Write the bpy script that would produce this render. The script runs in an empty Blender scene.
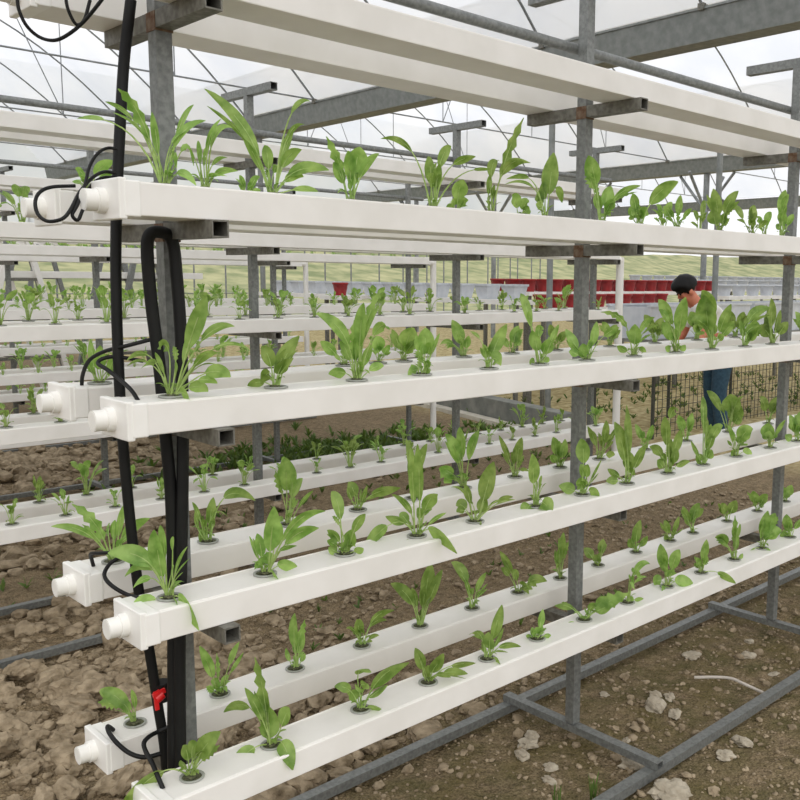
import bpy, bmesh, math, random
from mathutils import Vector, Matrix, noise
random.seed(11)
CAM={'loc': [-2.1404, -1.7845, 1.462], 'r': [0.6985480115166843, -0.7154825396558733, 0.010742953675210646], 'u': [0.08657472580816715, 0.09940956023547591, 0.9912731995696393], 'f': [0.7103066186213717, 0.6915218541603518, -0.13138505531947808], 'fpx': 916.1055071106989, 'px': 509.00554933629405}
ZL=[0.4034, 0.7856, 1.175, 1.5634, 1.9635]
CH_H=0.0579
SP=1.2896
HOSE={'supply':[(-1.335,0.02,1.982),(-1.353,0.02,1.869),(-1.367,0.02,1.737),(-1.379,0.02,1.604),(-1.387,0.02,1.47),(-1.39,0.02,1.315),(-1.389,0.02,1.155),(-1.381,0.02,0.97),(-1.368,0.02,0.799),(-1.352,0.02,0.676),(-1.34,0.02,0.561),(-1.33,0.02,0.468),(-1.326,0.02,0.363)],'drain':[(-1.328,-0.045,0.369),(-1.322,-0.045,0.589),(-1.317,-0.045,0.717),(-1.305,-0.045,0.927),(-1.295,-0.045,1.132),(-1.291,-0.045,1.334),(-1.296,-0.045,1.472),(-1.3,-0.045,1.52),(-1.31,-0.045,1.539),(-1.33,-0.045,1.544),(-1.344,-0.04,1.538),(-1.348,-0.035,1.509),(-1.342,-0.03,1.413),(-1.33,-0.03,1.275),(-1.323,-0.03,1.134),(-1.317,-0.03,1.01),(-1.321,-0.03,0.8),(-1.338,-0.03,0.367)],'t4a':[(-1.383,0.0,1.698),(-1.4,0.0,1.698),(-1.431,-0.03,1.683),(-1.455,-0.05,1.656),(-1.477,-0.08,1.619),(-1.507,-0.12,1.58),(-1.52,-0.13,1.562),(-1.511,-0.13,1.554),(-1.502,-0.13,1.572)],'t4b':[(-1.389,0.0,1.653),(-1.418,-0.02,1.651),(-1.452,-0.05,1.635),(-1.49,-0.09,1.605),(-1.523,-0.13,1.57),(-1.541,-0.14,1.554),(-1.557,-0.12,1.55),(-1.565,-0.1,1.562),(-1.565,-0.09,1.583),(-1.553,-0.08,1.601),(-1.529,-0.07,1.612),(-1.49,-0.07,1.617)],'t4c':[(-1.389,0.0,1.644),(-1.41,0.0,1.642),(-1.427,0.0,1.633),(-1.429,0.03,1.62)],'t5a':[(-1.512,0.1,1.97),(-1.51,0.1,1.943),(-1.498,0.1,1.917),(-1.476,0.1,1.901),(-1.456,0.08,1.896),(-1.436,0.06,1.909),(-1.415,0.04,1.933),(-1.394,0.02,1.966),(-1.374,0.02,1.995)],'t5b':[(-1.445,0.05,1.975),(-1.441,0.05,1.948),(-1.428,0.05,1.925),(-1.413,0.05,1.935),(-1.4,0.05,1.974)],'t3a':[(-1.406,0.17,1.229),(-1.41,0.15,1.258),(-1.414,0.1,1.291),(-1.403,0.05,1.311),(-1.384,0.0,1.323),(-1.343,-0.02,1.335)],'t3b':[(-1.418,-0.13,1.229),(-1.419,-0.1,1.249),(-1.417,-0.04,1.266),(-1.423,0.0,1.281),(-1.426,0.03,1.29),(-1.414,0.03,1.299),(-1.391,0.02,1.301),(-1.359,-0.02,1.294)],'t2a':[(-1.4,0.17,0.841),(-1.407,0.16,0.86),(-1.416,0.14,0.88),(-1.413,0.1,0.89),(-1.392,0.05,0.899),(-1.374,0.02,0.91)],'t2b':[(-1.419,-0.1,0.847),(-1.425,-0.06,0.844),(-1.438,-0.03,0.854),(-1.442,0.0,0.864),(-1.436,0.02,0.874),(-1.417,0.03,0.888),(-1.391,0.03,0.895),(-1.352,0.0,0.902),(-1.319,-0.03,0.926)],'t1a':[(-1.378,0.165,0.466),(-1.395,0.15,0.486),(-1.405,0.12,0.487),(-1.405,0.08,0.478),(-1.391,0.05,0.461),(-1.368,0.03,0.451),(-1.333,0.02,0.451)],'t1b':[(-1.403,-0.13,0.461),(-1.405,-0.11,0.483),(-1.401,-0.08,0.495),(-1.395,-0.04,0.5),(-1.39,-0.02,0.51),(-1.373,-0.01,0.515),(-1.347,0.0,0.513),(-1.329,-0.02,0.525)],'valve':[(-1.341,0.02,0.59)]}
PLANTS={'4f':[(-1.354,[(-22,137,-67,168,-27,29,35,1),(-40,140,-119,157,39,9,60,0),(-44,133,-141,115,-29,11,75,0),(18,129,46,153,36,9,38,0),(-9,84,-18,133,-1,18,38,0),(10,111,76,120,9,18,38,0),(43,120,51,39,9,15,40,0),(26,49,57,3,1,15,38,0)]),(-1.275,[(10,133,60,112,-14,15,38,0),(20,47,67,35,-13,13,38,0),(1,93,43,126,-30,11,38,0),(-11,75,-14,93,12,9,38,0)]),(-1.131,[(-25,138,-126,204,-8,22,30,0),(-19,70,-49,109,-22,16,38,0),(18,90,41,140,30,20,38,0),(30,196,85,179,-24,14,60,0),(24,90,62,90,-5,20,38,0),(-2,80,-10,97,-11,20,38,0),(37,71,113,52,9,30,35,0),(56,22,92,9,4,14,38,0),(33,47,63,38,4,24,38,0)]),(-0.941,[(-10,78,-45,134,-18,28,30,1),(12,78,25,114,-14,43,45,0),(27,79,66,100,-16,22,38,0),(-12,57,-33,82,-8,24,38,0),(5,68,1,105,-20,24,38,0)]),(-0.705,[(-34,179,-116,153,-35,16,50,0),(7,134,40,148,38,23,45,0),(-2,89,-14,123,31,28,38,0),(16,112,100,117,-26,19,65,0),(51,101,137,86,-42,9,75,0),(7,66,17,101,-16,19,38,0)]),(-0.515,[(22,130,79,236,27,27,35,1),(-11,142,19,130,20,25,40,0),(21,154,96,119,-39,27,40,0),(-8,70,-3,94,4,15,38,0)]),(-0.315,[(-15,137,-103,95,-38,18,60,0),(10,73,21,168,1,45,40,0),(11,137,45,40,5,45,50,0),(-8,60,-22,65,18,26,38,0)]),(-0.074,[(-17,118,-44,181,-24,42,50,0),(4,63,26,102,17,40,38,0),(26,96,110,106,30,20,38,0),(-12,49,-16,82,19,31,38,0),(13,49,29,63,-19,31,38,0)]),(0.105,[(27,104,109,128,-3,47,35,0),(-10,60,-20,95,25,27,38,0),(-1,40,20,52,-3,36,38,0),(-30,31,-25,57,11,27,38,0)]),(0.298,[(2,58,9,103,3,22,38,0),(-23,51,-42,69,12,19,38,0),(21,52,45,61,-1,19,38,0)]),(0.549,[(-9,72,-35,137,-36,36,38,0),(3,89,48,131,-31,30,38,0),(-21,33,-29,72,-16,43,38,0),(5,34,14,63,-9,26,38,0)]),(0.756,[(-9,68,13,102,26,38,38,0),(-45,84,-66,101,9,28,38,0),(26,44,57,45,12,24,38,0)]),(0.97,[(-13,115,7,169,6,33,38,0),(1,55,3,94,7,29,38,0),(26,62,43,84,16,22,38,0)])],'4b':[(-1.374,[(6,61,47,71,20,22,38,0),(-5,51,-31,54,14,18,38,0),(5,41,-12,31,6,16,38,0)]),(-1.011,[(5,61,33,66,-16,19,38,0),(-4,61,-18,70,-5,16,38,0)]),(-0.358,[(0,87,22,112,-29,45,38,0),(-17,45,-28,39,1,28,38,0),(5,65,34,59,11,25,38,0)]),(-0.096,[(-7,83,-25,88,-22,36,38,0),(6,77,27,68,-12,33,38,0)]),(0.658,[(5,110,27,117,-9,25,38,0),(-9,110,-34,106,-15,22,38,0)]),(0.895,[(4,125,19,143,23,23,38,0),(-10,106,-33,98,-8,19,38,0)]),(1.389,[(0,115,25,128,10,29,38,0),(-16,115,-41,102,0,25,38,0)])],'3f':[(-1.356,[(39,127,69,189,9,28,40,0),(49,146,110,132,41,21,50,0),(5,127,-32,89,23,26,50,0),(-9,99,-50,55,-16,23,60,0),(-36,117,-91,66,21,11,55,0),(74,72,115,40,-10,26,50,0),(66,100,99,87,-28,17,38,0),(35,24,47,-10,-33,28,30,0),(45,33,69,11,0,21,38,0),(29,99,31,122,31,17,38,0),(86,137,154,91,-12,8,50,0),(-10,71,-19,86,-23,13,38,0)]),(-1.132,[(-1,48,45,106,22,37,30,0),(-3,68,-23,87,-19,25,38,0),(-7,58,-31,8,0,31,50,0),(-28,21,-62,2,12,19,40,0),(16,58,47,79,1,6,38,0)]),(-0.928,[(-1,80,-3,135,-4,31,30,1),(8,135,51,201,34,24,35,1),(-3,124,-79,150,-44,27,38,0),(42,158,74,114,5,24,45,0),(-26,29,-62,15,-3,29,40,0),(34,36,58,32,17,20,40,0),(19,47,32,80,14,24,38,0),(-14,69,-32,91,-23,20,38,0),(8,113,22,173,-29,31,38,0)]),(-0.739,[(7,72,9,112,-3,38,38,0),(9,36,21,10,3,36,38,0),(-10,24,-33,0,-3,21,38,0),(28,72,42,100,-8,9,38,0),(-17,8,-26,24,8,17,38,0)]),(-0.517,[(2,49,44,113,30,33,38,0),(7,49,30,9,-2,38,38,0),(-3,75,-49,94,23,10,70,0),(-5,37,-16,64,-6,15,38,0)]),(-0.325,[(-6,53,-23,93,-22,32,38,0),(13,40,23,70,1,38,38,0),(31,67,49,108,10,16,38,0),(-19,8,-27,13,6,24,38,0),(13,8,24,19,8,19,38,0),(-18,120,9,94,14,24,38,0),(-34,160,-54,189,27,24,38,0)]),(-0.127,[(-6,16,-12,48,6,34,38,0),(16,59,26,110,12,26,38,0),(29,74,91,94,19,23,60,0),(-35,44,-61,87,27,26,38,0),(-35,25,-52,24,-4,23,38,0)]),(0.095,[(4,50,-3,98,-22,39,38,0),(-16,140,-106,133,-24,24,40,1),(17,35,36,14,-6,27,38,0),(-28,20,-52,32,-4,24,38,0),(9,110,62,117,22,21,38,0)]),(0.318,[(0,89,16,177,-42,41,38,0),(-21,57,-48,98,-3,41,38,0),(-18,136,-57,167,30,35,38,0),(-26,9,-36,19,-5,25,38,0),(12,9,27,26,-9,25,38,0)]),(0.529,[(-17,83,-40,182,-26,67,38,0),(-28,116,-77,99,-28,33,38,0),(-3,66,-17,93,16,60,38,0),(23,83,51,153,-29,30,38,0),(3,166,-48,198,-34,47,38,0),(41,67,76,94,21,33,38,0)]),(0.744,[(-2,42,-18,94,16,18,38,0),(-16,129,85,137,8,35,45,0),(22,42,45,88,22,49,38,0)]),(0.936,[(-12,89,-23,169,-41,40,38,0),(-2,35,-40,71,20,44,38,0),(11,71,26,126,5,29,38,0),(26,53,51,83,-10,33,38,0)]),(1.203,[(-8,64,-41,113,21,39,38,0),(4,64,16,122,11,39,38,0)])],'3b':[(-1.37,[(-18,50,-26,92,25,19,38,0),(3,40,13,82,-18,23,38,0),(23,30,38,72,4,17,38,0),(-9,25,-18,46,-1,17,38,0)]),(-0.745,[(-25,41,-64,62,7,31,38,0),(1,55,14,81,-11,21,38,0)]),(-0.638,[(6,50,-2,74,-19,35,38,0),(19,37,32,50,1,16,38,0)]),(-0.549,[(0,60,28,93,-7,52,38,0),(-11,46,-35,87,20,27,38,0)]),(-0.325,[(-6,51,-35,108,-3,38,38,0),(3,36,14,63,-3,23,38,0),(-41,65,-70,35,6,15,38,0)]),(-0.124,[(0,43,20,86,1,34,38,0),(-13,27,-25,49,14,21,38,0)]),(0.08,[(-4,51,-21,83,13,29,38,0),(12,41,31,61,0,26,38,0)]),(0.361,[(-8,58,-30,85,-14,28,38,0),(6,51,22,75,4,31,38,0)]),(0.626,[(-13,67,-40,103,15,37,38,0),(9,56,26,93,13,37,38,0)]),(0.903,[(-2,71,-23,109,30,43,38,0),(9,71,31,102,-16,35,38,0)]),(1.184,[(-11,72,-33,112,-5,37,38,0),(9,72,32,105,-5,41,38,0)])],'2f':[(-1.375,[(-16,76,-19,139,-14,39,30,0),(-25,106,-111,91,-10,33,40,0),(-34,105,-85,42,-1,25,38,0),(-5,126,-14,143,3,19,38,0),(-48,6,-53,-16,-37,27,25,0),(20,5,29,-5,-36,25,38,0),(30,27,68,-49,-39,37,30,0),(13,76,46,110,-23,6,38,0)]),(-1.168,[(16,74,26,149,-15,31,35,0),(-5,53,-17,85,8,19,38,0),(-14,42,-32,80,5,10,38,0),(44,96,106,90,37,25,40,0),(55,143,127,135,6,19,30,0),(32,32,67,17,2,29,38,0),(21,21,39,-7,-33,23,38,0),(7,31,5,46,6,27,38,0),(-10,20,-18,27,2,19,38,0),(29,85,27,113,6,23,38,0)]),(-0.966,[(-11,45,-40,54,4,25,38,0),(23,80,48,96,-8,22,38,0),(-9,125,-32,139,21,25,38,0),(12,22,17,57,3,34,38,0),(-22,6,-36,17,-4,20,38,0),(29,11,43,16,-6,20,38,0),(7,15,1,34,-8,27,38,0)]),(-0.756,[(-36,90,-121,-22,-40,31,65,0),(-17,41,-72,55,-24,31,50,0),(-4,115,-11,224,-40,22,38,0),(12,127,8,236,-56,24,38,0),(20,103,51,108,-14,34,38,0),(32,54,99,-30,-38,41,35,0),(3,-21,12,-51,-33,34,20,0),(-17,-9,-24,-26,-35,29,38,0),(-29,53,-43,53,5,22,38,0),(-4,90,-57,109,-23,19,38,0),(20,78,34,90,21,22,38,0),(32,41,70,56,11,10,38,0)]),(-0.563,[(25,71,47,157,0,44,38,0),(-13,71,-26,96,8,23,38,0),(-31,57,-49,41,0,31,38,0),(3,0,0,-24,-34,36,20,0),(51,71,97,64,9,13,60,0),(-18,97,-64,83,28,8,38,0),(18,32,25,66,10,28,38,0)]),(-0.333,[(-6,61,-13,152,-26,36,50,0),(-22,19,-30,-18,-37,36,38,0),(16,33,41,-6,-40,41,38,0),(10,75,15,83,19,8,38,0)]),(-0.136,[(12,104,-4,162,22,40,50,0),(-7,30,-1,51,7,43,38,0),(22,30,49,-2,-9,35,38,0),(-21,15,-67,24,12,32,38,0),(27,60,52,110,-20,9,38,0)]),(0.078,[(0,90,-48,197,-38,46,40,0),(6,106,-10,244,-12,24,38,0),(22,75,48,128,-37,24,38,0),(-28,28,-59,43,14,24,38,0),(-37,18,-65,9,-12,24,38,0),(7,59,9,96,13,40,38,0)]),(0.296,[(-18,240,28,205,9,35,55,0),(-23,94,-61,84,15,35,38,0),(19,94,37,143,8,39,38,0),(31,39,73,36,20,29,38,0),(-21,29,-37,45,-4,35,38,0),(18,45,23,85,0,29,38,0),(-8,143,-19,188,-17,32,38,0)]),(0.502,[(10,86,25,137,18,34,38,0),(25,137,58,138,-16,30,38,0),(-1,188,-2,229,37,27,38,0),(15,35,25,55,-14,34,38,0),(-18,34,-47,85,-14,14,38,0),(-11,10,-25,34,-1,24,38,0)]),(0.717,[(2,96,48,104,-23,50,38,0),(-18,78,-38,114,-19,21,38,0),(30,32,59,7,11,25,38,0),(-5,6,-20,20,-2,32,38,0)]),(0.961,[(-47,12,10,-72,-41,34,50,0),(-11,50,-6,92,17,49,38,0),(14,69,53,107,5,26,38,0)]),(1.174,[(-12,45,-34,104,8,43,38,0),(0,45,16,116,25,39,38,0),(-29,5,-46,25,6,31,38,0)])],'2b':[(-1.359,[(-14,93,-74,132,-19,24,30,1),(-35,93,-111,88,-38,15,38,0),(14,83,26,125,3,13,38,0),(22,83,77,94,14,22,38,0),(4,71,1,89,15,24,38,0),(16,38,23,52,-9,20,38,0)]),(-1.139,[(21,160,110,97,11,28,50,0),(-1,53,8,101,24,21,38,0),(-16,77,-29,98,-13,9,38,0),(-9,14,-21,10,-3,33,38,0),(-29,41,-23,81,-3,12,38,0)]),(-0.924,[(2,90,-6,171,7,45,50,0),(-1,77,32,113,31,33,50,0),(31,65,64,88,5,10,38,0),(-15,13,-22,21,6,18,38,0)]),(-0.709,[(-5,56,-26,75,7,27,38,0),(11,29,25,67,-1,13,38,0),(-21,42,-26,64,-7,13,38,0),(19,56,115,65,-11,32,50,0)]),(-0.519,[(6,83,-22,168,25,23,38,0),(15,112,43,163,-29,23,38,0)]),(-0.323,[(-6,115,-53,168,-35,33,38,0),(0,145,-12,187,-29,30,38,0),(12,130,44,169,16,27,38,0),(-27,54,-74,60,-7,45,50,0),(-47,69,-68,30,-12,33,38,0),(18,55,-27,36,-4,27,38,0)]),(-0.104,[(2,71,20,132,-30,28,38,0),(-17,71,-52,134,-5,19,38,0),(15,39,44,17,8,16,38,0)]),(0.11,[(-11,60,-25,103,-3,33,38,0),(6,43,15,97,-3,30,38,0),(38,110,67,-10,-47,26,38,0),(-17,26,-30,43,-6,23,38,0)]),(0.316,[(18,86,17,142,-33,28,38,0),(-9,69,-45,121,-31,24,38,0),(30,27,55,13,11,28,38,0),(43,87,66,115,15,14,38,0)]),(0.585,[(-20,55,-36,92,18,26,38,0),(9,55,22,96,-20,26,38,0)]),(0.854,[(-11,63,-35,102,-8,31,38,0),(5,63,26,107,25,31,38,0)]),(1.162,[(24,114,1,159,-6,74,38,0),(-39,134,-85,166,43,37,38,0),(39,52,40,118,31,62,38,0),(13,163,50,155,-44,16,38,0)]),(1.494,[(-13,83,-41,122,-5,44,38,0),(13,83,46,115,6,39,38,0)])],'1f':[(-1.344,[(-2,59,-13,72,-6,20,38,0),(8,59,63,102,-8,34,40,0),(-41,69,-133,-49,-41,30,45,0),(-13,27,-19,40,-6,18,38,0),(-1,81,21,85,-22,22,38,0)]),(-1.162,[(-12,103,-38,188,24,30,35,1),(-44,125,-112,57,34,26,50,0),(-36,24,-76,-36,-51,30,40,0),(-8,24,-7,79,15,39,25,0),(30,70,38,86,2,32,38,0),(29,47,55,-30,-46,32,40,0)]),(-0.927,[(-24,134,29,103,-25,28,50,0),(34,98,113,116,2,40,30,0),(-13,68,-57,65,-19,21,50,0),(-13,37,-22,49,-6,26,38,0),(17,12,49,5,-6,26,38,0),(27,74,94,94,34,35,38,0)]),(-0.721,[(-13,47,-32,91,-2,25,38,0),(5,34,39,81,-10,32,38,0),(30,47,117,40,29,25,60,0),(-8,7,0,42,10,22,38,0),(10,-13,12,-29,-34,20,38,0)]),(-0.516,[(8,40,5,81,-16,34,38,0),(15,67,38,139,30,34,38,0),(-6,95,-48,69,-3,27,38,0),(34,54,90,29,15,24,38,0),(29,20,37,-10,-35,21,38,0)]),(-0.32,[(-20,9,-31,6,3,25,38,0),(22,12,39,7,6,25,38,0),(8,41,15,82,14,20,38,0),(0,21,-3,35,-1,25,38,0)]),(-0.114,[(-3,-30,-1,-86,-31,41,20,0),(-43,62,-90,52,-23,33,38,0),(31,47,130,88,-11,44,35,1),(16,47,34,38,11,39,38,0),(-27,-6,-56,-22,-39,30,38,0),(45,78,85,39,12,33,38,0)]),(0.096,[(11,155,38,71,13,25,50,0),(14,155,64,133,-24,19,38,0),(27,16,52,10,8,22,38,0),(9,10,18,19,2,19,38,0)]),(0.313,[(-6,74,-21,135,35,36,38,0),(13,91,35,129,-8,33,38,0),(-8,23,-6,-38,-35,46,38,0),(25,30,88,7,16,36,38,0),(-25,40,-43,6,-3,36,38,0),(1,57,14,61,-9,43,38,0)]),(0.517,[(0,65,12,122,-9,31,38,0),(46,30,111,-23,-39,28,50,0),(-5,29,-20,57,-8,24,38,0)]),(0.735,[(-1,74,3,156,30,36,25,1),(-38,103,-73,92,-13,36,38,0),(20,7,31,22,5,25,38,0)]),(0.936,[(7,73,67,73,-10,49,38,0),(-3,53,15,146,0,38,38,0),(-9,14,35,-28,-39,26,38,0),(-39,14,-64,-14,-31,15,38,0),(25,92,46,135,10,34,38,0)]),(1.156,[(-11,50,-21,95,-8,36,38,0),(16,50,39,75,-1,36,38,0),(-21,10,-33,26,-10,39,38,0)])],'1b':[(-1.328,[(-20,68,-75,79,1,31,30,0),(-10,44,-34,56,-2,20,38,0),(7,56,-1,85,-9,11,38,0)]),(-1.121,[(-10,62,-37,132,-24,22,38,0),(14,63,54,138,-13,17,60,0),(-7,25,-4,45,-5,29,38,0)]),(-0.912,[(-4,78,5,153,-11,28,38,0),(8,51,15,105,18,23,38,0),(-18,24,-25,51,12,15,38,0),(18,25,23,38,10,13,38,0)]),(-0.701,[(-5,46,-12,78,-3,27,38,0),(18,98,86,93,27,25,38,0),(23,33,47,30,3,11,38,0),(-18,61,-46,43,17,14,38,0)]),(-0.494,[(-14,109,-80,138,-32,32,38,0),(15,110,29,181,25,38,38,0),(29,95,64,167,9,26,38,0),(-6,94,-23,115,1,20,38,0),(6,80,12,127,18,26,38,0)]),(-0.287,[(-13,122,-65,137,27,31,38,0),(9,75,42,107,21,21,38,0),(18,59,33,60,-6,15,38,0),(-7,75,-22,94,-6,15,38,0)]),(-0.084,[(-20,93,-59,135,8,29,38,0),(6,60,35,0,-9,39,38,0),(38,60,93,34,17,29,38,0)]),(0.121,[(5,100,10,158,7,24,38,0),(-8,65,-2,110,-3,20,38,0)]),(0.324,[(-22,39,-51,60,6,32,38,0),(13,57,19,90,23,28,38,0),(-4,13,-8,39,6,28,38,0)]),(0.548,[(-9,48,15,121,10,33,38,0),(14,29,38,68,-12,30,38,0),(-15,18,-27,48,14,30,38,0)]),(0.768,[(-10,44,-27,83,-5,31,38,0),(13,44,35,92,22,27,38,0),(-8,4,-21,24,0,23,38,0)]),(0.927,[(-11,75,24,120,11,36,38,0),(-18,62,-40,103,23,28,38,0)]),(1.185,[(-11,50,-33,84,-21,34,38,0),(10,50,33,93,-11,38,38,0)]),(1.434,[(-8,51,-27,95,-17,39,38,0),(10,51,35,82,-22,35,38,0)]),(1.689,[(-12,31,-28,78,-7,37,38,0),(11,31,31,74,18,37,38,0)])]}

SC = bpy.context.scene
COL = SC.collection
V = Vector

# ------------------------------------------------------------------ helpers
def prop(o, label=None, cat=None, group=None, kind=None):
    if label: o['label'] = label
    if cat: o['category'] = cat
    if group: o['group'] = group
    if kind: o['kind'] = kind
    return o

def empty(name, loc=(0, 0, 0), label=None, cat=None, group=None):
    o = bpy.data.objects.new(name, None)
    COL.objects.link(o)
    o.location = loc
    o.empty_display_size = .05
    return prop(o, label, cat, group)

def link(name, me, parent=None, loc=None, rz=0):
    o = bpy.data.objects.new(name, me)
    COL.objects.link(o)
    if parent: o.parent = parent
    if loc is not None: o.location = loc
    if rz: o.rotation_euler.z = rz
    return o

class MB:
    def __init__(s):
        s.v = []; s.f = []; s.mi = []; s.m = 0; s.sm = []
    def add(s, vs, fs, smooth=False):
        n = len(s.v)
        s.v += [tuple(p) for p in vs]
        for f in fs:
            s.f.append(tuple(i + n for i in f)); s.mi.append(s.m); s.sm.append(smooth)
    def box(s, x0, x1, y0, y1, z0, z1):
        vs = [(x, y, z) for z in (z0, z1) for y in (y0, y1) for x in (x0, x1)]
        s.add(vs, [(0, 2, 3, 1), (4, 5, 7, 6), (0, 1, 5, 4), (2, 6, 7, 3), (0, 4, 6, 2), (1, 3, 7, 5)])
    def tube(s, pts, r, n=8, cap=True, radii=None):
        pts = [V(p) for p in pts]
        rings = []
        t0 = (pts[1] - pts[0]).normalized()
        a = t0.orthogonal().normalized()
        for i, p in enumerate(pts):
            t = (pts[min(i + 1, len(pts) - 1)] - pts[max(i - 1, 0)])
            if t.length < 1e-9: t = t0
            t.normalize()
            a = (a - t * a.dot(t))
            if a.length < 1e-6: a = t.orthogonal()
            a.normalize()
            b = t.cross(a)
            rr = radii[i] if radii else r
            rings.append([p + (a * math.cos(2 * math.pi * k / n) + b * math.sin(2 * math.pi * k / n)) * rr for k in range(n)])
        vs = [q for ring in rings for q in ring]
        fs = []
        for i in range(len(rings) - 1):
            for k in range(n):
                fs.append((i * n + k, i * n + (k + 1) % n, (i + 1) * n + (k + 1) % n, (i + 1) * n + k))
        s.add(vs, fs, True)
        if cap:
            s.add(rings[0], [tuple(reversed(range(n)))])
            s.add(rings[-1], [tuple(range(n))])
    def bar(s, a, b, w, h=None, up=(0, 0, 1)):
        """solid rectangular bar from a to b"""
        a = V(a); b = V(b); h = h or w
        t = (b - a).normalized(); u = V(up)
        if abs(t.dot(u)) > .99: u = V((0, 1, 0))
        sd = t.cross(u).normalized(); u = sd.cross(t).normalized()
        c = [(-1, -1), (1, -1), (1, 1), (-1, 1)]
        vs = [p + sd * (x * w / 2) + u * (y * h / 2) for p in (a, b) for x, y in c]
        s.add(vs, [(3, 2, 1, 0), (4, 5, 6, 7), (0, 1, 5, 4), (1, 2, 6, 5), (2, 3, 7, 6), (3, 0, 4, 7)])
    def rhs(s, a, b, w, h=None, wall=.003, up=(0, 0, 1)):
        """hollow rectangular steel tube with open ends"""
        a = V(a); b = V(b); h = h or w
        t = (b - a).normalized(); u = V(up)
        if abs(t.dot(u)) > .99: u = V((0, 1, 0))
        sd = t.cross(u).normalized(); u = sd.cross(t).normalized()
        c = [(-1, -1), (1, -1), (1, 1), (-1, 1)]
        vs = []
        for p in (a, b):
            for d in (0, wall):
                vs += [p + sd * (x * (w / 2 - d)) + u * (y * (h / 2 - d)) for x, y in c]
        fs = []
        for k in range(4):
            j = (k + 1) % 4
            fs.append((k, j, 8 + j, 8 + k))            # outside
            fs.append((4 + j, 4 + k, 12 + k, 12 + j))  # inside
            fs.append((k, 4 + k, 4 + j, j))            # lip
            fs.append((8 + j, 12 + j, 12 + k, 8 + k))
        s.add(vs, fs)
    def mesh(s, name, mats, bevel=0):
        me = bpy.data.meshes.new(name)
        me.from_pydata(s.v, [], s.f)
        for m in (mats if isinstance(mats, (list, tuple)) else [mats]): me.materials.append(m)
        me.polygons.foreach_set('material_index', s.mi)
        me.polygons.foreach_set('use_smooth', s.sm)
        me.update()
        if bevel:
            bm = bmesh.new(); bm.from_mesh(me)
            bmesh.ops.remove_doubles(bm, verts=bm.verts, dist=1e-5)
            es = [e for e in bm.edges if len(e.link_faces) == 2 and e.calc_face_angle(0) > .6]
            bmesh.ops.bevel(bm, geom=es, offset=bevel, segments=2, profile=.5, affect='EDGES')
            bm.to_mesh(me); bm.free()
        return me
    def build(s, name, mats, parent=None, bevel=0, loc=None):
        return link(name, s.mesh(name, mats, bevel), parent, loc)

def smooth_path(pts, n=5):
    """Catmull-Rom through the points"""
    P = [V(p) for p in pts]; P = [P[0] * 2 - P[1]] + P + [P[-1] * 2 - P[-2]]
    out = []
    for i in range(1, len(P) - 2):
        for k in range(n):
            t = k / n
            a, b, c, d = P[i - 1], P[i], P[i + 1], P[i + 2]
            out.append(.5 * ((2 * b) + (c - a) * t + (2 * a - 5 * b + 4 * c - d) * t * t + (3 * b - a - 3 * c + d) * t ** 3))
    out.append(P[-2])
    return out

# ------------------------------------------------------------------ materials
def lin(c):
    return tuple(((x / 255) / 12.92 if x / 255 <= .04045 else ((x / 255 + .055) / 1.055) ** 2.4) for x in c) + (1,)

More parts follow.
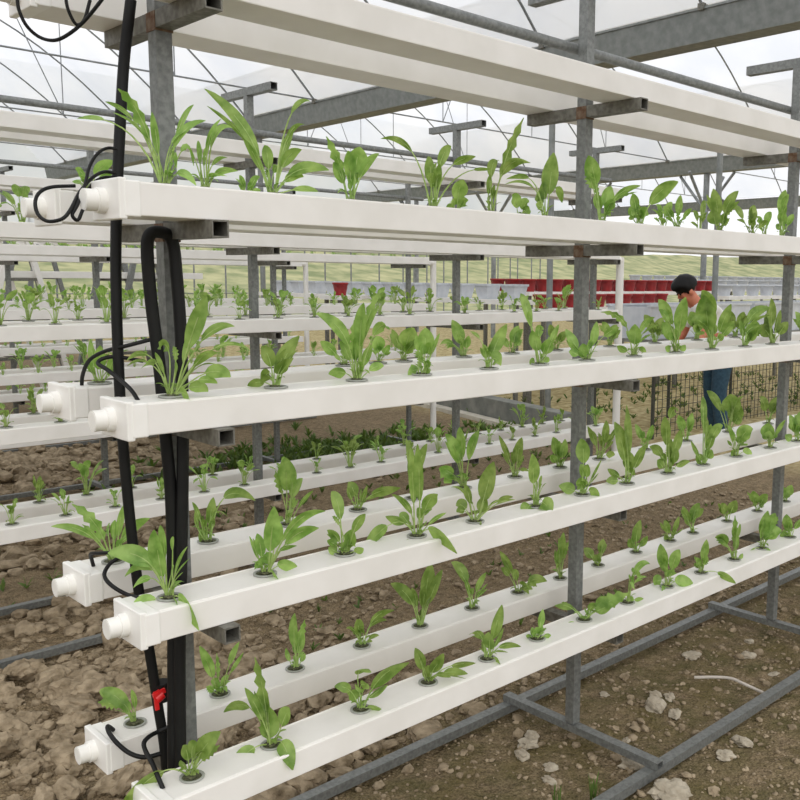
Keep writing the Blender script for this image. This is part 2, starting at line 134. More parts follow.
def mat(name, c, rough=.5, metal=0, c2=None, scale=20, spec=.5, detail=3, bump=0, bscale=None, lo=.35, hi=.65, transl=0, objrand=0, stretch=None):
    m = bpy.data.materials.new(name); m.use_nodes = True
    nt = m.node_tree; N = nt.nodes; L = nt.links
    b = N['Principled BSDF']; out = N['Material Output']
    b.inputs['Roughness'].default_value = rough
    b.inputs['Metallic'].default_value = metal
    b.inputs['Specular IOR Level'].default_value = spec
    tc = N.new('ShaderNodeTexCoord')
    src = tc.outputs['Object']
    if stretch:
        mp = N.new('ShaderNodeMapping'); mp.inputs['Scale'].default_value = stretch
        L.new(src, mp.inputs['Vector']); src = mp.outputs['Vector']
    col = None
    if c2:
        n = N.new('ShaderNodeTexNoise'); n.inputs['Scale'].default_value = scale; n.inputs['Detail'].default_value = detail
        L.new(src, n.inputs['Vector'])
        r = N.new('ShaderNodeValToRGB')
        r.color_ramp.elements[0].position = lo; r.color_ramp.elements[1].position = hi
        r.color_ramp.elements[0].color = lin(c); r.color_ramp.elements[1].color = lin(c2)
        L.new(n.outputs['Fac'], r.inputs['Fac'])
        col = r.outputs['Color']
    else:
        rgb = N.new('ShaderNodeRGB'); rgb.outputs[0].default_value = lin(c); col = rgb.outputs[0]
    if objrand:
        oi = N.new('ShaderNodeObjectInfo')
        hs = N.new('ShaderNodeHueSaturation')
        mr = N.new('ShaderNodeMapRange'); mr.inputs['To Min'].default_value = 1 - objrand; mr.inputs['To Max'].default_value = 1 + objrand
        L.new(oi.outputs['Random'], mr.inputs['Value']); L.new(mr.outputs['Result'], hs.inputs['Value'])
        mh = N.new('ShaderNodeMapRange'); mh.inputs['To Min'].default_value = .5 - objrand * .06; mh.inputs['To Max'].default_value = .5 + objrand * .06
        L.new(oi.outputs['Random'], mh.inputs['Value']); L.new(mh.outputs['Result'], hs.inputs['Hue'])
        L.new(col, hs.inputs['Color']); col = hs.outputs['Color']
    L.new(col, b.inputs['Base Color'])
    if bump:
        nb = N.new('ShaderNodeTexNoise'); nb.inputs['Scale'].default_value = bscale or scale; nb.inputs['Detail'].default_value = 4
        L.new(src, nb.inputs['Vector'])
        bp = N.new('ShaderNodeBump'); bp.inputs['Strength'].default_value = bump; bp.inputs['Distance'].default_value = .01
        L.new(nb.outputs['Fac'], bp.inputs['Height']); L.new(bp.outputs['Normal'], b.inputs['Normal'])
    if transl:
        t = N.new('ShaderNodeBsdfTranslucent')
        hv = N.new('ShaderNodeHueSaturation'); hv.inputs['Value'].default_value = 1.45; hv.inputs['Saturation'].default_value = 1.08; hv.inputs['Hue'].default_value = .488
        L.new(col, hv.inputs['Color']); L.new(hv.outputs['Color'], t.inputs['Color'])
        mx = N.new('ShaderNodeMixShader'); mx.inputs['Fac'].default_value = transl
        L.new(b.outputs['BSDF'], mx.inputs[1]); L.new(t.outputs['BSDF'], mx.inputs[2])
        L.new(mx.outputs['Shader'], out.inputs['Surface'])
    return m

M = {}
M['pvc'] = mat('white_pvc', (227, 224, 218), .4, c2=(235, 232, 227), scale=9, spec=.45)
M['pvc_cap'] = mat('white_pvc_fitting', (236, 234, 228), .34, c2=(242, 240, 236), scale=15)
M['steel'] = mat('galvanised_steel', (110, 112, 110), .5, .45, c2=(134, 136, 133), scale=90, detail=6)
M['steel_dark'] = mat('weathered_steel', (98, 96, 88), .6, .35, c2=(128, 126, 118), scale=70, detail=6)
M['rust'] = mat('rusty_weld', (96, 66, 46), .85, .1, c2=(128, 110, 92), scale=60)
M['gutter'] = mat('galvanised_gutter', (122, 126, 124), .55, .3, c2=(140, 143, 141), scale=14, detail=6)
M['rod'] = mat('greenhouse_rod', (120, 124, 126), .5, .4, c2=(150, 153, 154), scale=8)
M['hose'] = mat('black_rubber', (13, 13, 13), .55, c2=(20, 20, 19), scale=20, spec=.3)
M['red'] = mat('red_plastic', (196, 22, 26), .35, c2=(212, 34, 36), scale=30)
M['leaf'] = mat('mustard_leaf', (110, 144, 66), .42, c2=(156, 184, 104), scale=30, transl=.5, objrand=.18, spec=.4, bump=.15, bscale=90)
M['stalk'] = mat('pale_stalk', (158, 186, 100), .45, c2=(186, 206, 134), scale=60, transl=.25, objrand=.1)
M['cup'] = mat('grey_net_cup', (140, 142, 134), .5, c2=(160, 162, 154), scale=40)
M['sponge'] = mat('dark_sponge', (62, 66, 46), .95, c2=(96, 96, 70), scale=200)
M['stone'] = mat('pale_mortar', (150, 140, 122), .95, c2=(178, 168, 150), scale=30, bump=.5, bscale=60)
M['wood'] = mat('grey_plastic_strip', (178, 170, 160), .7, c2=(196, 188, 178), scale=30)
M['conc'] = mat('grey_concrete', (104, 106, 100), .95, c2=(132, 132, 124), scale=7, bump=.4, bscale=40)
M['conc_top'] = mat('pale_concrete_cap', (176, 170, 156), .9, c2=(196, 190, 176), scale=9)
M['foam'] = mat('pale_grey_foam', (186, 190, 196), .6, c2=(200, 203, 207), scale=14)
M['foam_dark'] = mat('dark_slot', (52, 54, 56), .8)
M['redpot'] = mat('dark_red_pot', (138, 22, 26), .45, c2=(158, 34, 34), scale=14)
M['mesh'] = mat('dark_wire', (70, 70, 62), .7, .3)
M['skin'] = mat('skin', (196, 122, 92), .55, c2=(186, 108, 82), scale=12)
M['shirt'] = mat('white_shirt', (226, 226, 224), .85, c2=(238, 238, 236), scale=18)
M['jeans'] = mat('dark_teal_jeans', (34, 58, 74), .9, c2=(46, 74, 90), scale=40)
M['hair'] = mat('black_hair', (7, 6, 6), .55, c2=(14, 12, 12), scale=60, spec=.25)
M['shoe'] = mat('dark_shoe', (36, 36, 38), .7)
M['weed'] = mat('weed_leaf', (62, 88, 34), .6, c2=(98, 122, 52), scale=12, transl=.25)
M['field'] = mat('far_grass', (112, 122, 82), .95, c2=(164, 162, 122), scale=.9, detail=8)
M['straw'] = mat('dry_straw', (176, 160, 112), .95, c2=(200, 186, 140), scale=10)

def film_material():
    m = bpy.data.materials.new('greenhouse_film'); m.use_nodes = True
    nt = m.node_tree; N = nt.nodes; L = nt.links; N.clear()
    out = N.new('ShaderNodeOutputMaterial')
    tr = N.new('ShaderNodeBsdfTransparent'); tl = N.new('ShaderNodeBsdfTranslucent')
    tc = N.new('ShaderNodeTexCoord'); n = N.new('ShaderNodeTexNoise'); n.inputs['Scale'].default_value = .7; n.inputs['Detail'].default_value = 5
    r = N.new('ShaderNodeValToRGB')
    r.color_ramp.elements[0].position = .35; r.color_ramp.elements[1].position = .7
    r.color_ramp.elements[0].color = lin((228, 231, 236)); r.color_ramp.elements[1].color = lin((244, 244, 244))
    L.new(tc.outputs['Object'], n.inputs['Vector']); L.new(n.outputs['Fac'], r.inputs['Fac'])
    L.new(r.outputs['Color'], tr.inputs['Color']); L.new(r.outputs['Color'], tl.inputs['Color'])
    mx = N.new('ShaderNodeMixShader'); mx.inputs['Fac'].default_value = .72
    L.new(tr.outputs[0], mx.inputs[1]); L.new(tl.outputs[0], mx.inputs[2]); L.new(mx.outputs[0], out.inputs['Surface'])
    return m
M['film'] = film_material()

def soil_material():
    m = bpy.data.materials.new('bare_soil'); m.use_nodes = True
    nt = m.node_tree; N = nt.nodes; L = nt.links
    b = N['Principled BSDF']; b.inputs['Roughness'].default_value = .97; b.inputs['Specular IOR Level'].default_value = .15
    tc = N.new('ShaderNodeTexCoord')
    def noise_(sc, det=5):
        n = N.new('ShaderNodeTexNoise'); n.inputs['Scale'].default_value = sc; n.inputs['Detail'].default_value = det
        L.new(tc.outputs['Object'], n.inputs['Vector']); return n.outputs['Fac']
    def ramp(f, c1, c2, lo=.35, hi=.65):
        r = N.new('ShaderNodeValToRGB'); r.color_ramp.elements[0].position = lo; r.color_ramp.elements[1].position = hi
        r.color_ramp.elements[0].color = lin(c1); r.color_ramp.elements[1].color = lin(c2); L.new(f, r.inputs['Fac']); return r.outputs['Color']
    def mix(f, a, c, ):
        x = N.new('ShaderNodeMix'); x.data_type = 'RGBA'
        if isinstance(f, float): x.inputs[0].default_value = f
        else: L.new(f, x.inputs[0])
        L.new(a, x.inputs[6]); L.new(c, x.inputs[7]); return x.outputs[2]
    base = ramp(noise_(30, 8), (84, 70, 50), (148, 128, 100))
    fine = ramp(noise_(170, 4), (58, 48, 34), (176, 158, 128), .32, .68)
    c = mix(.5, base, fine)
    algae = ramp(noise_(5), (70, 74, 36), (96, 88, 48))
    # greenish crust by the front of the near rack
    sep = N.new('ShaderNodeSeparateXYZ'); L.new(tc.outputs['Object'], sep.inputs[0])
    mr = N.new('ShaderNodeMapRange'); mr.inputs['From Min'].default_value = .75; mr.inputs['From Max'].default_value = .1
    L.new(sep.outputs['Y'], mr.inputs['Value'])
    ng = N.new('ShaderNodeMath'); ng.operation = 'MULTIPLY'; L.new(mr.outputs['Result'], ng.inputs[0])
    n5 = N.new('ShaderNodeMapRange'); n5.inputs['From Min'].default_value = .35; n5.inputs['From Max'].default_value = .62; n5.inputs['To Max'].default_value = .6
    L.new(noise_(9, 6), n5.inputs['Value']); L.new(n5.outputs['Result'], ng.inputs[1])
    c = mix(ng.outputs[0], c, algae)
    straw = ramp(noise_(14, 7), (140, 122, 74), (206, 192, 150), .3, .7)
    ms = N.new('ShaderNodeMapRange'); ms.inputs['From Min'].default_value = 4.2; ms.inputs['From Max'].default_value = 5.0
    L.new(sep.outputs['X'], ms.inputs['Value'])
    c = mix(ms.outputs['Result'], c, straw)
    L.new(c, b.inputs['Base Color'])
    bp = N.new('ShaderNodeBump'); bp.inputs['Strength'].default_value = 1; bp.inputs['Distance'].default_value = .02
    L.new(noise_(70, 6), bp.inputs['Height']); L.new(bp.outputs['Normal'], b.inputs['Normal'])
    return m
M['soil'] = soil_material()
M['clod'] = mat('dry_clod', (122, 108, 87), .97, c2=(166, 150, 126), scale=26, detail=6, spec=.15, bump=.7, bscale=60)

# ------------------------------------------------------------------ camera
cam = bpy.data.cameras.new('camera'); co = bpy.data.objects.new('camera', cam); COL.objects.link(co)
r_, u_, f_ = V(CAM['r']), V(CAM['u']), V(CAM['f'])
mw = Matrix((r_, u_, -f_)).transposed().to_4x4(); mw.translation = V(CAM['loc'])
co.matrix_world = mw
cam.sensor_width = 36; cam.lens = CAM['fpx'] * 36 / 800
cam.shift_x = (400 - CAM['px']) / 800
cam.clip_start = .02; cam.clip_end = 300
SC.camera = co
CAMP = V(CAM['loc'])
CR = V((r_.x, r_.y, 0)).normalized(); CF = V((-CR.y, CR.x, 0))
def in_view(P, m=30):
    d = V(P) - CAMP; zc = d.dot(f_)
    if zc < .1: return False
    u = CAM['px'] + CAM['fpx'] * d.dot(r_) / zc; v = 400 - CAM['fpx'] * d.dot(u_) / zc
    return -m < u < 800 + m and -m < v < 800 + m

# ------------------------------------------------------------------ light
w = bpy.data.worlds.new('overcast'); SC.world = w; w.use_nodes = True
bg = w.node_tree.nodes['Background']; bg.inputs['Color'].default_value = (.975, .98, 1, 1); bg.inputs['Strength'].default_value = 1.02
sl = bpy.data.lights.new('hazy_sun', 'SUN'); sl.energy = 1.7; sl.angle = math.radians(50); sl.color = (1, .965, .9)
so = bpy.data.objects.new('hazy_sun', sl); COL.objects.link(so)
so.rotation_euler = V((.35, .75, -.72)).to_track_quat('-Z', 'Y').to_euler()
so.location = (-3, -6, 8)
SC.view_settings.view_transform = 'Standard'; SC.view_settings.look = 'None'
SC.view_settings.gamma = 1; SC.view_settings.use_curve_mapping = False
SC.view_settings.exposure = .12

# ------------------------------------------------------------------ ground
def ground_z(x, y):
    if x > 5 or y > 7 or x < -3.2 or y < -2: return 0
    q = V((x, y, 0))
    h = .012 * noise.noise(q * 2.1) + .010 * noise.noise(q * 7) + .007 * noise.noise(q * 19) + .005 * noise.noise(q * 43)
    if y > .36 and (y < 1.75) or (y > 2.5 and y < 3.9):   # rough, hoed alleys between racks
        h += .020 * abs(noise.noise(q * 9)) + .012 * noise.noise(q * 24)
    h *= min(1, (5 - x) / .6, (7 - y) / .6)
    return h - .016
g = MB()
def patch(x0, x1, y0, y1, st):
    nx = round((x1 - x0) / st); ny = round((y1 - y0) / st)
    vs = [(x0 + i * (x1 - x0) / nx, y0 + j * (y1 - y0) / ny, ground_z(x0 + i * (x1 - x0) / nx, y0 + j * (y1 - y0) / ny)) for j in range(ny + 1) for i in range(nx + 1)]
    g.add(vs, [(j * (nx + 1) + i, j * (nx + 1) + i + 1, (j + 1) * (nx + 1) + i + 1, (j + 1) * (nx + 1) + i) for j in range(ny) for i in range(nx)], True)
patch(-2.2, 2.6, -1.2, 2.0, .016)
patch(-2.2, 5.0, 2.0, 7.0, .04)
patch(2.6, 5.0, -1.2, 2.0, .04)
g.add([(-30, -20, -.02), (60, -20, -.02), (60, 22, -.02), (-30, 22, -.02)], [(0, 1, 2, 3)])
prop(g.build('floor', M['soil']), 'bare brown soil floor of the greenhouse', 'floor', kind='structure')
# far field bank outside
fb = MB()
n = 60
vs = []
for i in range(n + 1):
    x = -50 + 160 * i / n
    for j in range(12):
        y = 21.5 + 30 * j / 11
        z = -.02 + max(0, (j - 3) / 8) ** 1.3 * (4.0 + .3 * noise.noise(V((x * .15, 3, 0)))) + (.25 * noise.noise(V((x * .8, y, 1))) if j > 8 else 0)
        vs.append((x, y, z))
fb.add(vs, [(i * 12 + j, (i + 1) * 12 + j, (i + 1) * 12 + j + 1, i * 12 + j + 1) for i in range(n) for j in range(11)], True)
prop(fb.build('field', M['field']), 'pale green grassy bank outside the greenhouse', 'field', kind='structure')

# clods
def ico(sub):
    bm = bmesh.new(); bmesh.ops.create_icosphere(bm, subdivisions=sub, radius=1)
    vs = [v.co.copy() for v in bm.verts]; fs = [tuple(v.index for v in f.verts) for f in bm.faces]; bm.free(); return vs, fs
ICO = {1: ico(1), 2: ico(2), 3: ico(3)}
def lump(mb, c, s, sub=2, flat=.7, rough=.35, seed=None):
    off = V((random.random() * 50, random.random() * 50, random.random() * 50))
    rot = Matrix.Rotation(random.random() * 6.28, 3, V((random.gauss(0, 1), random.gauss(0, 1), random.gauss(0, 1))).normalized())
    sc = V((random.uniform(.7, 1.3), random.uniform(.7, 1.2), random.uniform(.6, 1)))
    vs0, fs = ICO[sub]
    vs = []
    for v in vs0:
        q = v * (1 + rough * (noise.noise(v * 1.3 + off) * 1.3 + .7 * noise.noise(v * 3.1 + off) + (.35 * noise.noise(v * 7 + off) if sub > 2 else 0)))
        q = rot @ V((q.x * sc.x, q.y * sc.y, q.z * sc.z))
        q.z *= flat
        vs.append(V(c) + q * s)
    mb.add(vs, fs, False)
cl = MB()
random.seed(3)
def in_rack(x, y, wdt=.3):
    return any(abs(y - yy) < wdt for yy in (0, 2.15, 4.35))
for i in range(2300):
    x = random.uniform(-1.9, 1.8); y = random.uniform(.33, 1.72)
    dens = max(.05, 1 - max(0, x + .55) / 1.0)
    if random.random() > dens: continue
    s = min(.062, .012 + random.expovariate(1 / .016)) * (1.0 if x < -.3 else .6)
    lump(cl, (x, y, ground_z(x, y) + s * .35), s, 3 if s > .03 else 2)
for i in range(700):
    x = random.uniform(-1.9, 1.2); y = random.uniform(1.72, 2.42)
    if random.random() > max(.08, 1 - max(0, x + .2) / .8): continue
    s = min(.05, .010 + random.expovariate(1 / .012))
    lump(cl, (x, y, ground_z(x, y) + s * .3), s, 2)
for i in range(900):
    x = random.uniform(-1.9, 2.2); y = random.uniform(2.95, 4.3)
    dens = max(.1, 1 - max(0, x - .2) / 1.2)
    if random.random() > dens: continue
    s = min(.06, .014 + random.expovariate(1 / .016))
    lump(cl, (x, y, ground_z(x, y) + s * .35), s, 2)
for i in range(900):
    x = random.uniform(-1.2, 1.8); y = random.uniform(4.65, 6.3)
    if random.random() > max(.1, 1 - max(0, x - .6) / 1.0): continue
    s = min(.085, .02 + random.expovariate(1 / .02))
    lump(cl, (x, y, ground_z(x, y) + s * .3), s, 2)
for i in range(6500):
    x = random.uniform(-1.5, 3.2); y = random.uniform(-.9, .62)
    s = min(.022, .0028 + random.expovariate(1 / .0036))
    lump(cl, (x, y, ground_z(x, y) + s * .3), s, 1)
for i in range(4200):
    x = random.uniform(-1.9, 3.6); y = random.uniform(.3, 1.85)
    s = min(.024, .004 + random.expovariate(1 / .0048))
    lump(cl, (x, y, ground_z(x, y) + s * .3), s, 1)
prop(cl.build('soil_clods', M['clod']), 'dry broken brown soil clods lying between the racks', 'soil', kind='stuff')

# weeds
def blade(mb, base, tip, wd, n=4, ctrl=None, side=None):
    b = V(base); t = V(tip); c = V(ctrl) if ctrl is not None else (b + t) / 2 + V((0, 0, (t - b).length * .25))
    sd = side or V((random.gauss(0, 1), random.gauss(0, 1), .2)).normalized()
    vs = []
    for i in range(n + 1):
        s = i / n
        p = b * (1 - s) ** 2 + c * 2 * s * (1 - s) + t * s * s
        ww = wd * (math.sin(math.pi * min(1, .12 + s * .88)) + .02)
        vs += [p - sd * ww / 2, p + sd * ww / 2]
    mb.add(vs, [(2 * i, 2 * i + 1, 2 * i + 3, 2 * i + 2) for i in range(n)], True)
wd = MB()
def weed(x, y, n, hgt, wid):
    z = ground_z(x, y)
    for k in range(n):
        a = random.random() * 6.28; rr = random.uniform(.2, 1) * hgt
        blade(wd, (x, y, z - .003), (x + math.cos(a) * rr, y + math.sin(a) * rr, z + hgt * random.uniform(.3, 1)), wid)
random.seed(8)
for i in range(330):   # dense strip along the third rack
    weed(random.gauss(2.3, .8), random.gauss(4.55, .35), 9, .10, .022)
prop(wd.build('weeds', M['weed']), 'dense dark green weeds growing in the soil under the third rack', 'weeds', kind='stuff'); wd = MB()
for i in range(60): weed(random.uniform(.3, 3.4), random.gauss(3.3, .3), 6, .05, .015)
for i in range(40): weed(random.uniform(-1, 1.6), random.gauss(2.75, .12), 6, .06, .015)
for i in range(70): weed(random.uniform(-.2, 3.2), random.uniform(.5, 1.7), 5, .035, .010)
for i in range(60): weed(random.uniform(3.2, 4.1), random.uniform(2.2, 5), 6, .06, .015)
prop(wd.build('weeds', M['weed']), 'sparse low green weeds growing in the soil between the racks', 'weeds', kind='stuff'); wd = MB()
for i in range(260): weed(random.uniform(5.1, 11), random.uniform(3.3, 6), 8, .07, .014)
prop(wd.build('weeds', M['weed']), 'low green weeds in the straw covered ground behind the wire mesh bench', 'weeds', kind='stuff')
def tuft(x, y, label):
    mb = MB()
    for k in range(13):
        a = random.random() * 6.28; rr = random.uniform(0, .03)
        blade(mb, (random.gauss(0, .006), random.gauss(0, .006), -.01), (math.cos(a) * rr, math.sin(a) * rr, random.uniform(.05, .13)), .005, 5)
    prop(mb.build('grass_tuft', M['weed'], loc=(x, y, ground_z(x, y))), label, 'grass')
tuft(-.325, -.22, 'thin green grass tuft on the soil in front of the nearest rack, left one')
tuft(-.215, -.265, 'thin green grass tuft on the soil in front of the nearest rack, right one')

# loose lumps and debris on the soil
def chunk(name, x, y, s, label, cat, flat=.6, z=0, group=None):
    mb = MB(); lump(mb, (0, 0, 0), s, 3, flat, .4)
    o = mb.build(name, M['stone'], loc=(x, y, ground_z(x, y) + s * flat * .55 + z)); prop(o, label, cat, group)
random.seed(21)
chunk('mortar_lump', -.035, -.40, .060, 'largest pale mortar lump under the front base rail of the nearest rack', 'rubble', .5)
for i, (x, y, s) in enumerate([(.381, -.053, .04), (.375, -.14, .026), (.392, -.385, .036), (.27, -.40, .03), (.02, -.22, .036), (.06, -.25, .03), (.46, .0, .024), (.47, -.05, .02),
                 (-.12, .08, .035), (-.07, .11, .028), (-.18, .05, .03), (-.16, -.05, .022), (.85, .1, .03), (1.02, -.05, .028), (1.15, .02, .02), (.33, .13, .02), (-.22, -.1, .02), (.13, -.12, .016), (.95, -.2, .02)]):
    chunk('mortar_fragment', x, y, s, 'pale mortar fragment lying on the soil around the base rails of the nearest rack', 'rubble', .5, group='mortar fragments by the nearest rack')
mb = MB(); mb.tube(smooth_path([(0, 0, .012), (.04, -.06, .02), (.07, -.11, .022), (.075, -.16, .016), (.075, -.24, .008)], 4), .006, 6)
prop(mb.build('pale_strip', M['wood'], loc=(.655, -.035, -.004)), 'pale thin bent strip lying on the soil inside the base frame', 'strip')

# ------------------------------------------------------------------ racks
ORD = 'zeroth first second third fourth fifth sixth seventh eighth ninth tenth eleventh twelfth thirteenth fourteenth fifteenth sixteenth seventeenth eighteenth nineteenth twentieth twenty-first twenty-second twenty-third'.split()
TIER = ['bottom', 'second', 'third', 'fourth', 'top']
FR, BK = (-.19, -.074), (.110, .226)
ZTOP = 2.32

def rack(name_label, yc, posts, x0, x1, xr0, full, dz=0):
    root = empty('growing_rack', (0, yc, 0), name_label, 'rack')
    pm = MB(); pm.rhs((0, 0, .056), (0, 0, ZTOP - .034), .033, .033, up=(0, 1, 0)); pme = pm.mesh('post', M['steel'])
    bm_ = MB(); bm_.rhs((0, -.213, 0), (0, .218, 0), .034, .032); bme = bm_.mesh('crossbar', M['steel_dark'])
    bl_ = MB(); bl_.rhs((0, -.180, 0), (0, .218, 0), .034, .032); blo = bl_.mesh('crossbar', M['steel_dark'])
    tm = MB(); tm.rhs((0, -.22, 0), (0, .22, 0), .036, .034); tme = tm.mesh('crossbar', M['steel'])
    fm = MB(); fm.rhs((0, -.340, .0405), (0, .297, .0405), .032, .024); fme = fm.mesh('base_crossbar', M['steel'])
    wm = MB(); wm.box(-.0185, .0185, -.0185, .0185, -.019, .0165); wme = wm.mesh('weld', M['rust'])
    for x in posts:
        link('post', pme, root, (x, 0, 0))
        link('base_crossbar', fme, root, (x, 0, 0))
        for zl in ZL:
            cbx = link('crossbar', blo if (zl < 1 and x > -1) else bme, root, (x, 0, zl + dz - .0165))
            if full:
                prop(link('weld', wme, cbx, (0, 0, -.001)), 'rusty brown weld joint')
        link('crossbar', tme, root, (x, 0, ZTOP - .017))
    b = MB(); b.tube([(xr0, .031, 2.13), (x1 + .1, .031, 2.13)], .0145, 12); b.build('tie_pipe', M['steel'], root)
    for yy in (-.315, .275):
        b = MB(); b.rhs((xr0, yy, .014), (x1 + .05, yy, .014), .034, .028); b.build('base_rail', M['steel'], root)
    return root

def channel(yc, yy, zl, xa, xb, label, group, xtip=.05):
    root = empty('growing_channel', (xa, yc + (yy[0] + yy[1]) / 2, zl), label, 'channel', group)
    hw = (yy[1] - yy[0]) / 2
    b = MB(); b.box(.012, xb - xa, -hw, hw, 0, CH_H)
    for sgn in (-1, 1):     # small raised seam of the clip-on lid
        b.box(.012, xb - xa, sgn * (hw - .006) - .0022, sgn * (hw - .006) + .0022, CH_H - .001, CH_H + .0012)
    b.build('trough', M['pvc'], root, .0022)
    c = MB()
    c.box(-.004, .026, -hw - .002, hw + .002, -.002, CH_H + .002)
    c.box(-.012, .002, -hw - .001, hw + .001, -.007, CH_H + .006)
    cap = c.build('end_cap', M['pvc_cap'], root, .0025)
    q = MB(); q.tube([(-.010, .006, CH_H * .46), (-.026, .006, CH_H * .46)], .0225, 22)
    q.tube([(-.024, .006, CH_H * .46), (-.047, .006, CH_H * .46)], .0192, 22)
    q.tube([(-.0465, .006, CH_H * .46), (-.0476, .006, CH_H * .46)], .0165, 22)
    q.build('outlet_pipe', M['pvc_cap'], cap)
    return root

RACKS = [(0.0, [-SP, 0, SP, 2 * SP]), (2.15, [-1.16, .15, 1.455, 2.70]), (4.35, [-1.02, .29, 1.60, 2.91]), (6.6, [.46, 1.80, 3.1])]
DZ = [0, .03, .01, 0]
RN = ['nearest rack', 'second rack', 'third rack', 'farthest rack']
rack('galvanised steel growing rack nearest the camera, holding ten white channels', 0, RACKS[0][1], -1.45, 2.9, -1.55, True)
rack('galvanised steel growing rack standing directly behind the nearest one', 2.15, RACKS[1][1], -2.6, 2.8, -2.6, False, DZ[1])
rack('galvanised steel growing rack, third row back from the camera', 4.35, RACKS[2][1], -2.6, 3.0, -2.6, False, DZ[2])
rack('galvanised steel growing rack in the farthest row, before the white trestles', 6.6, RACKS[3][1], -2.6, 3.2, -2.6, False)
XE0 = {(0, 0): -1.430, (0, 1): -1.405, (1, 0): -1.448, (1, 1): -1.432, (2, 0): -1.455, (2, 1): -1.442, (3, 0): -1.452, (3, 1): -1.450, (4, 0): -1.46, (4, 1): -1.475}
XEND = [2.95, 2.74, 3.0, 3.2]
for ri, (yc, posts) in enumerate(RACKS):
    for t in range(5):
        for s in range(2):
            xa = XE0[(t, s)] if ri == 0 else -2.7
            lab = 'white %s growing channel on the %s tier of the %s' % (('front', 'back')[s], TIER[t], RN[ri])
            yy = (FR, BK)[s]
            r = channel(yc, yy, ZL[t] + DZ[ri], xa, XEND[ri], lab, 'white channels of the ' + RN[ri])
    if ri:   # white down pipe at the far right end
        d = MB(); d.tube([(0, 0, .0), (0, 0, 1.62)], .026, 14); d.tube([(-.06, 0, 1.6), (.0, 0, 1.6)], .026, 14)
        o = d.build('drain_pipe', M['pvc'], loc=(XEND[ri] + .075, yc - .135, -.01))
        prop(o, 'white vertical drain pipe at the right end of the ' + RN[ri], 'pipe')

# ------------------------------------------------------------------ seedlings
def bez(B, C, T, s): return B * (1 - s) ** 2 + C * (2 * s * (1 - s)) + T * s * s
def leaf(fol, stk, C, T, wdt, tb, ser, side, B=V((0, 0, 0)), n=9):
    # control point so that the curve leaves the cup upwards
    fold = .22
    pr = []
    for i in range(n + 1):
        s = tb + (1 - tb) * i / n
        p = bez(B, C, T, s); tg = (bez(B, C, T, min(1, s + .02)) - bez(B, C, T, max(0, s - .02))).normalized()
        sd = (side - tg * side.dot(tg))
        if sd.length < .05: sd = tg.orthogonal()
        sd.normalize(); nr = sd.cross(tg)
        q = i / n
        ww = wdt * .5 * (math.sin(math.pi * (q ** .85 * .93 + .05)) ** .75)
        if i == n: ww = wdt * .04
        if ser: ww *= (1.08 if i % 2 else .55)
        pr.append((p, sd, nr, ww))
    vs = []
    for p, sd, nr, ww in pr:
        vs += [p - sd * ww + nr * ww * fold, p - sd * ww * .5 + nr * ww * .06, p, p + sd * ww * .5 + nr * ww * .06, p + sd * ww + nr * ww * fold]
    fol.add(vs, [(5 * i + k, 5 * i + k + 1, 5 * i + k + 6, 5 * i + k + 5) for i in range(n) for k in range(4)], True)
    m = 8
    se = tb + (1 - tb) * .55
    pts = [bez(B, C, T, se * i / m) for i in range(m + 1)]
    L = (T - B).length
    r0 = min(.0024, .0011 + L * .008)
    stk.tube(pts, r0, 5, radii=[r0 * (1 - .65 * i / m) for i in range(m + 1)])

CUP = None
def cup_mesh():
    b = MB()
    n = 22; prof = [(.0215, -.0005), (.0245, .0008), (.0245, .0035), (.0215, .0042), (.0195, .0034), (.0190, .0012)]
    vs = [(r * math.cos(2 * math.pi * k / n), r * math.sin(2 * math.pi * k / n), z) for r, z in prof for k in range(n)]
    b.add(vs, [(i * n + k, i * n + (k + 1) % n, (i + 1) * n + (k + 1) % n, (i + 1) * n + k) for i in range(len(prof) - 1) for k in range(n)], True)
    b.m = 1
    b.add([(.0192 * math.cos(2 * math.pi * k / n), .0192 * math.sin(2 * math.pi * k / n), .0014) for k in range(n)], [tuple(range(n))])
    b.add([(.013 * math.cos(2 * math.pi * k / 9), .013 * math.sin(2 * math.pi * k / 9), .002 + .004 * (k % 2)) for k in range(9)], [tuple(range(9))])
    return b.mesh('net_cup', [M['cup'], M['sponge']])
CUP = cup_mesh()

def seedling(loc, fm, sm, label, group, rz=0, sc=1, cup=True):
    root = empty('leafy_seedling', loc, label, 'seedling', group)
    a = link('foliage', fm, root); b = link('stalks', sm, root)
    for o in (a, b):
        o.rotation_euler.z = rz; o.scale = (sc,) * 3
    if cup: link('net_cup', CUP, root)
    return root

